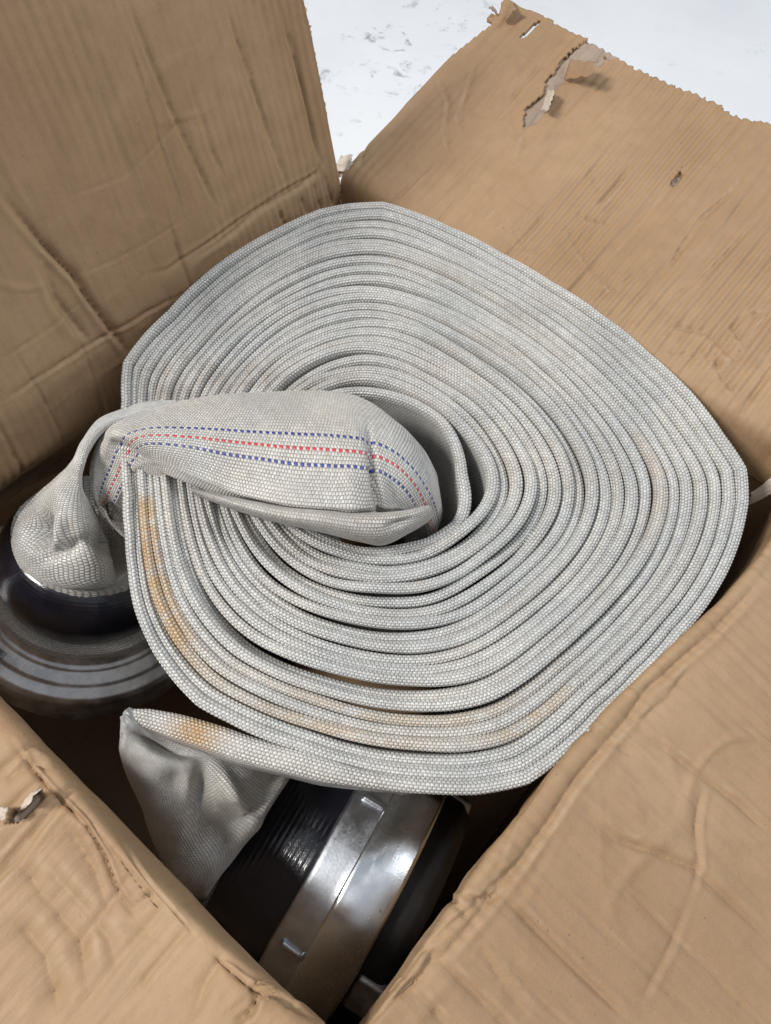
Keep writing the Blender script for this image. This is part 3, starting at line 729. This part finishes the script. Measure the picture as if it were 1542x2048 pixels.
# --- inner end: comes up out of the eye of the roll, over its top and down the left side
S = [
 ringpts([(800, 1010, -0.1000), (830, 1030, -0.1000), (850, 1060, -0.1000), (862, 1090, -0.1000), (862, 1100, -0.1000), (850, 1110, -0.1050)], -.13),
 ringpts([(868, 968, -0.0450), (876, 1000, -0.0450), (880, 1030, -0.0470), (874, 1055, -0.0500), (864, 1070, -0.0520), (852, 1074, -0.0560)], -.09),
 ringpts([(852, 915, -0.0100), (868, 960, -0.0120), (872, 1000, -0.0160), (862, 1022, -0.0200), (848, 1036, -0.0240), (836, 1042, -0.0300)], -.06),
 ringpts([(812, 862, 0.0040), (836, 908, 0.0080), (838, 960, 0.0040), (824, 1000, -0.0020), (806, 1024, -0.0060), (796, 1034, -0.0140)], -.03),
 ringpts([(768, 822, 0.0100), (790, 870, 0.0190), (796, 930, 0.0170), (786, 985, 0.0100), (774, 1020, 0.0040), (770, 1032, -0.0040)], -.010),
 ringpts([(728, 798, 0.0120), (748, 845, 0.0222), (758, 905, 0.0222), (757, 970, 0.0170), (752, 1018, 0.0100), (750, 1030, 0.0020)], -.002),
 ringpts([(690, 787, 0.0130), (712, 835, 0.0244), (736, 900, 0.0255), (740, 965, 0.0222), (738, 1020, 0.0160), (737, 1032, 0.0040)], .000),
 ringpts([(665, 785, 0.0130), (690, 828, 0.0255), (712, 892, 0.0288), (718, 960, 0.0261), (716, 1020, 0.0211), (716, 1032, 0.0040)], .001),
 ringpts([(610, 782, 0.0120), (634, 822, 0.0255), (650, 886, 0.0294), (655, 956, 0.0272), (650, 1018, 0.0211), (652, 1032, 0.0040)], .002),
 ringpts([(540, 783, 0.0120), (556, 818, 0.0255), (566, 880, 0.0294), (570, 950, 0.0266), (562, 1010, 0.0200), (566, 1026, 0.0040)], .003),
 ringpts([(450, 790, 0.0120), (458, 822, 0.0244), (466, 876, 0.0277), (466, 934, 0.0244), (460, 986, 0.0160), (466, 1002, 0.0040)], .003),
 ringpts([(370, 802, 0.0120), (370, 830, 0.0233), (374, 874, 0.0266), (376, 914, 0.0227), (382, 955, 0.0130), (388, 970, 0.0040)], .003),
 ringpts([(300, 820, 0.0120), (290, 842, 0.0222), (284, 870, 0.0255), (296, 898, 0.0211), (322, 930, 0.0100), (334, 948, 0.0030)], .002),
 ringpts([(240, 846, 0.0120), (230, 856, 0.0180), (226, 872, 0.0211), (240, 896, 0.0130), (276, 938, 0.0050), (330, 954, 0.0000)], -.006),
 ringpts([(206, 872, 0.0000), (202, 884, 0.0030), (204, 906, 0.0010), (220, 932, -0.0060), (258, 964, -0.0100), (308, 970, -0.0120)], -.020),
 ringpts([(186, 915, -0.0120), (184, 930, -0.0100), (190, 954, -0.0110), (210, 975, -0.0180), (240, 995, -0.0240), (282, 994, -0.0260)], -.036),
 ringpts([(180, 965, -0.0220), (184, 985, -0.0200), (195, 1004, -0.0230), (210, 1014, -0.0340), (226, 1028, -0.0400), (254, 1016, -0.0400)], -.052),
 ringpts([(192, 1010, -0.0360), (204, 1028, -0.0340), (222, 1042, -0.0360), (238, 1046, -0.0460), (250, 1050, -0.0520), (262, 1044, -0.0520)], -.064),
 ringpts([(226, 1058, -0.0500), (240, 1068, -0.0480), (256, 1076, -0.0500), (270, 1078, -0.0580), (280, 1078, -0.0620), (288, 1070, -0.0620)], -.075),
]
inner_end = tube('hose_end', S, stripe_frac=.285, seed=3, wrinkle=.0014, stain=lambda X, Y: .10+0*X,
    dents=[(749, 950, 7, 75, -.12, .007), (792, 985, 16, 50, -.3, .004), (700, 980, 22, 40, 0, -.004), (440, 940, 44, 34, .3, .004), (600, 950, 90, 40, 0, .003), (255, 905, 40, 9, .5, .006), (520, 1012, 70, 8, .2, .003), (222, 1022, 16, 10, .6, .010)],
    brown_tone=lambda X, Y: .12+.35*np.exp(-((X-760)/60)**2-((Y-1060)/30)**2))

def st3(L, Fp, R, k=1.0):
    L, Fp, R = (np.array(at(*p)) for p in (L, Fp, R)); C = (L+R)/2; a = (R-L)/2; f = Fp-C
    th = np.arange(10)/10*2*np.pi
    return C+np.cos(th)[:, None]*(-a)+np.sin(th)[:, None]*f*np.where(np.sin(th) > 0, 1, k)[:, None]
# lip : the near edge of the cloth turned under and out again
LIP = [
 st3((380, 975, .004), (384, 981, .006), (388, 987, .002)),
 st3((420, 985, .008), (424, 995, .013), (428, 1004, .003)),
 st3((480, 999, .015), (480, 1012, .021), (482, 1024, .005)),
 st3((560, 1014, .017), (560, 1032, .024), (562, 1046, .004)),
 st3((640, 1021, .018), (642, 1044, .025), (646, 1064, .003)),
 st3((700, 1025, .017), (706, 1056, .022), (716, 1082, .001)),
 st3((760, 1027, .015), (764, 1056, .018), (766, 1090, -.001)),
 st3((812, 1022, .012), (816, 1042, .014), (818, 1066, -.002)),
 st3((842, 1015, .009), (850, 1028, .010), (852, 1046, -.003)),
 st3((858, 1013, .006), (864, 1020, .007), (866, 1032, -.002)),
]
tube('hose_end', LIP, seed=14, wrinkle=.0006, dents=[(800, 1045, 26, 8, -.3, .004)], stain=lambda X, Y: .12+.12*np.exp(-((X-720)/80)**2))

# --- far edge of that end: swings round and swells into the left coupling
def st3(L, Fp, R, k=1.0):
    L, Fp, R = (np.array(at(*p)) for p in (L, Fp, R)); C = (L+R)/2; a = (R-L)/2; f = Fp-C
    th = np.arange(10)/10*2*np.pi
    return C+np.cos(th)[:, None]*(-a)+np.sin(th)[:, None]*f*np.where(np.sin(th) > 0, 1, k)[:, None]
B_ = [
 st3((352, 806, .004), (352, 814, .012), (352, 824, .004)),
 st3((296, 808, .006), (300, 818, .016), (305, 828, .006)),
 st3((240, 822, .004), (244, 834, .014), (250, 846, .004)),
 st3((196, 843, .004), (202, 853, .012), (209, 862, .004)),
 st3((166, 884, .000), (174, 891, .008), (183, 896, .000)),
 st3((150, 922, -.006), (158, 929, .004), (168, 934, -.006)),
 st3((118, 953, -.024), (142, 966, -.006), (166, 974, -.016)),
 st3((76, 992, -.044), (120, 1004, -.016), (182, 1010, -.030)),
 st3((42, 1030, -.058), (105, 1044, -.026), (196, 1046, -.042)),
 st3((26, 1070, -.070), (106, 1090, -.036), (212, 1082, -.054)),
 st3((26, 1100, -.080), (118, 1130, -.046), (222, 1116, -.064)),
 st3((34, 1118, -.088), (130, 1168, -.062), (242, 1146, -.080)),
 st3((36, 1128, -.094), (140, 1190, -.082), (256, 1160, -.092)),
 st3((36, 1140, -.104), (144, 1212, -.100), (262, 1176, -.104)),
]
# --- outer end: last winding leaves the roll, doubles back at the tip and opens into the lower coupling
def bandst(c, hw, z, up, thick):
    """thin band station: centre px, half width vector px, heights"""
    (px, py), (wx, wy) = c, hw
    L = (px-wx, py-wy); R = (px+wx, py+wy)
    return np.array([at(L[0], L[1], z[0]), at(px-.55*wx, py-.55*wy, z[0]*.6+z[1]*.4+up*.8), at(px+.1*wx, py+.1*wy, (z[0]+z[1])/2+up), at(px+.7*wx, py+.7*wy, z[1]*.8+z[0]*.2+up*.5), at(R[0], R[1], z[1]),
                     at(R[0], R[1], z[1]-.02), at(px, py, min(z)-thick-.03), at(L[0], L[1], z[0]-.02)])
zz = lambda px, py: float(at_roll(px, py)[2])
E_ = [
 st3((262, 1416, -.032), (247, 1424, -.030), (243, 1440, -.036)),
 st3((300, 1440, -.040), (262, 1452, -.030), (243, 1470, -.042), .4),
 st3((400, 1462, -.060), (300, 1500, -.040), (248, 1510, -.060), .5),
 st3((470, 1478, -.075), (352, 1550, -.050), (262, 1560, -.085), .6),
 st3((530, 1496, -.085), (400, 1610, -.066), (288, 1625, -.112), .8),
 st3((570, 1510, -.100), (440, 1660, -.084), (322, 1700, -.140), .9),
 st3((590, 1520, -.115), (478, 1700, -.094), (362, 1772, -.165), 1),
 st3((610, 1530, -.13), (520, 1730, -.098), (408, 1840, -.18), 1),
]

# --- couplings
def frame(axis, xref):
    z = nrm(np.array(axis, float)); x = np.array(xref, float); x = nrm(x-z*(x@z)); y = np.cross(z, x); return x, y, z
def lathe(name, prof, C, fr, mat, parent, n=160, uvk=1.0, ploc=None, rough=0.0, seed=0):
    x, y, z = fr; prof = np.array(prof, float); th = np.linspace(0, 2*np.pi, n+1)
    # round the corners a little by resampling
    R = prof[:, 0][None, :]+rough*fbm(np.cos(th)[:, None]*3, np.sin(th)[:, None]*3+prof[:, 1][None, :]*40, seed, 2); H = np.repeat(prof[:, 1][None, :], n+1, 0)
    R[-1] = R[0]
    P = C+(np.cos(th)[:, None]*R)[..., None]*x+(np.sin(th)[:, None]*R)[..., None]*y+H[..., None]*z
    uv = np.stack([np.repeat((th*.08)[:, None], len(prof), 1), H+R], -1)
    o = link_mesh(name, (P-ploc).reshape(-1, 3), grid_faces(n+1, len(prof)), mat, parent, uv=uv, smooth=True)
    try:
        o.data.set_sharp_from_angle(angle=math.radians(32))
    except Exception: pass
    return o
def bev(pts, r=.0008):
    """cut every corner of a profile so that edges catch light"""
    p = [np.array(q, float) for q in pts]; out = [p[0]]
    for i in range(1, len(p)-1):
        a, b, c = p[i-1], p[i], p[i+1]; d1 = a-b; d2 = c-b; l1, l2 = np.linalg.norm(d1), np.linalg.norm(d2); q = min(r, l1*.4, l2*.4)
        out += [b+d1/l1*q, b+(d1/l1+d2/l2)*q*.3, b+d2/l2*q]
    return out+[p[-1]]
def block(name, C, fr, size, mat, parent, ploc, bevel=.0015, taper=.8):
    import bmesh
    bm = bmesh.new(); bmesh.ops.create_cube(bm, size=1)
    x, y, z = fr
    for v in bm.verts:
        k = taper if v.co.z > 0 else 1
        p = C+x*v.co.x*size[0]*k+y*v.co.y*size[1]*k+z*v.co.z*size[2]-ploc
        v.co = Vector(p)
    bmesh.ops.bevel(bm, geom=list(bm.edges), offset=bevel, segments=3, affect='EDGES', profile=.6)
    bmesh.ops.recalc_face_normals(bm, faces=bm.faces)
    me = bpy.data.meshes.new(name); bm.to_mesh(me); bm.free(); me.materials.append(mat)
    for f in me.polygons: f.use_smooth = True
    o = bpy.data.objects.new(name, me); COL.objects.link(o); o.parent = parent
    return o
def tape_prof(r0, r1, h0, h1, n=13, amp=.0006):
    """strands wound side by side"""
    out = []; 
    for i in range(n*6+1):
        f = i/(n*6); h = h0+(h1-h0)*f; r = r0+(r1-r0)*f+amp*abs(math.sin(math.pi*f*n))
        out.append((r, h))
    return [(r0-.008, h0)]+out+[(r1-.008, h1)]

# left coupling : axis nearly upright, mouth down
CL = np.array([.0652, -.3542, -.09])
axL = nrm(np.array([-.0611, -.3023, -1.0])); frL = frame(axL, (1, 0, 0))
cpl = lathe('coupling', bev([(.050, .050), (.066, .051), (.070, .053), (.0735, .0605), (.0765, .0615), (.0775, .0635), (.0865, .0655), (.088, .068), (.096, .0695), (.0985, .074), (.100, .094), (.096, .098), (.06, .098)], .001), CL, frL, MDCAST, hose, ploc=HL)
tp = []
for i in range(73):
    f = i/72; tp.append((.0545+.0095*f+.0085*math.sin(f*math.pi)**.8+.00012*abs(math.sin(f*math.pi*20)), -.002+.047*f))
lathe('wire_binding', [(.045, -.002)]+tp+[(.05, .0455)], CL, frL, MTAPE, cpl, ploc=HL, rough=.0006, seed=3)
lathe('hose_cuff', [(.055, .045), (.063, .0455), (.0675, .047), (.0705, .050), (.071, .056)], CL, frL, MF, cpl, ploc=HL, rough=.001, seed=7)
def lug_on(C, fr, th, r, h, size, mat, parent, name='lug'):
    x, y, z = fr; rad = x*math.cos(th)+y*math.sin(th); tan = np.cross(z, rad)
    return block(name, C+rad*r+z*h, (tan, z, rad), size, mat, parent, HL)
pL = at(43, 1330, -.17)-CL; thL = math.atan2(pL@frL[1], pL@frL[0])
for k in range(3): lug_on(CL, frL, thL+k*2.094, .090, .067, (.005, .006, .014), MDCAST, cpl)

# lower coupling : lies on its side, axis level
RR = .100
CPX = np.array([.388, -.3827, -.21])
ya, ti = .188, -.072
axR = np.array([math.cos(ya)*math.cos(ti), math.sin(ya)*math.cos(ti), math.sin(ti)]); frR = frame(axR, (0, 0, 1))
cp2 = lathe('coupling', bev([(.060, -.105), (.0765, -.1045), (.082, -.060), (.0945, -.0572), (.0958, -.054), (.0975, -.038), (.0985, -.034)], .0012), CPX, frR, MCAST, hose, ploc=HL)
lathe('polished_ring', bev([(.094, -.0350), (RR-.0012, -.0345), (RR, -.032), (RR+.0005, -.002), (.098, 0), (.084, .0005), (.082, -.006), (.060, -.006)], .0009), CPX, frR, MTURN, cp2, ploc=HL, n=240)
lathe('wire_binding', tape_prof(.079, .0905, -.107, -.0585, 12, .00022), CPX, frR, MTAPE, cp2, ploc=HL, rough=.0008, seed=5)
lathe('gasket', bev([(.083, -.003), (.081, .004), (.066, .004), (.060, -.006)], .001), CPX, frR, MRUB, cp2, ploc=HL)
p1 = at(755, 1607, -.115)-CPX; th1 = math.atan2(p1@frR[1], p1@frR[0])
p2 = at(590, 1925, -.13)-CPX; th2 = math.atan2(p2@frR[1], p2@frR[0])
lug_on(CPX, frR, th1, .0970, -.043, (.006, .018, .006), MCAST, cp2, 'rib')
lug_on(CPX, frR, th2, .0970, -.043, (.006, .018, .006), MCAST, cp2, 'rib')
lathe('dark_disc', bev([(.086, -.004), (.0885, -.001), (.0885, .016), (.082, .024), (.060, .026), (.03, .026), (.002, .027)], .002), CPX, frR, MRUB, cp2, ploc=HL)  # guessed black shape, added to darken the space beside the polished ring
for k, a_ in enumerate((th2+.10, th2-2.0)):
    rad = frR[0]*math.cos(a_)+frR[1]*math.sin(a_)
    block('claw', CPX+rad*.082+axR*.012, (np.cross(axR, rad), axR, rad), (.034, .024, .018), MDCAST, cp2, HL, bevel=.003)

# neck of the hose going into the lower coupling : finish the stations with true circles
def circ(C, fr, r, k=10, start=None):
    x, y, z = fr; return np.array([C+(x*math.cos(t)+y*math.sin(t))*r for t in start+np.arange(k)/k*2*np.pi])
L_ = E_[-1][0]-CPX; st0 = math.atan2(L_@frR[1], L_@frR[0])
F_ = E_[-1][2]-CPX; st2 = math.atan2(F_@frR[1], F_@frR[0])
sgn = 1 if math.sin(st2-st0) > 0 else -1
for hh, rr in ((-.112, .0765), (-.100, .0765)):
    C = CPX+axR*hh; E_.append(np.array([C+(frR[0]*math.cos(st0+sgn*t)+frR[1]*math.sin(st0+sgn*t))*rr for t in np.arange(10)/10*2*np.pi]))
E_.pop(-3)
tube('hose_end', E_, seed=33, wrinkle=.0022,
    dents=[(400, 1600, 22, 60, .15, .012), (345, 1575, 26, 34, .2, .006), (470, 1590, 16, 60, -.6, -.007), (330, 1492, 60, 16, .25, .012), (430, 1680, 30, 40, .3, .006)],
    stain=lambda X, Y: .2*np.exp(-((X-290)/30)**2-((Y-1490)/30)**2), brown_tone=lambda X, Y: .12+.4*np.exp(-((X-430)/50)**2-((Y-1600)/40)**2))

B_ = B_[:-2]
L_ = B_[-1][0]-CL; st0 = math.atan2(L_@frL[1], L_@frL[0]); F_ = B_[-1][2]-B_[-1][[0, 5]].mean(0)
F2 = math.atan2(F_@frL[1], F_@frL[0]); sgn = 1 if math.sin(F2-st0) > 0 else -1
for hh, rr in ((-.008, .0535), (.004, .0535)):
    C = CL+axL*hh; B_.append(np.array([C+(frL[0]*math.cos(st0+sgn*t)+frL[1]*math.sin(st0+sgn*t))*rr for t in np.arange(10)/10*2*np.pi]))
bulb = tube('hose_end', B_, seed=9, wrinkle=.0022,
    dents=[(74, 1060, 26, 30, 0, .036), (118, 1062, 13, 46, .15, -.008), (150, 1035, 14, 46, -.5, -.005), (128, 1100, 12, 50, 1.1, .007), (210, 1085, 16, 26, .2, .006), (118, 985, 12, 36, .7, -.003), (185, 1080, 14, 14, .2, .006)],
    brown_tone=lambda X, Y: .15+.5*np.exp(-((X-185)/30)**2-((Y-1085)/30)**2))
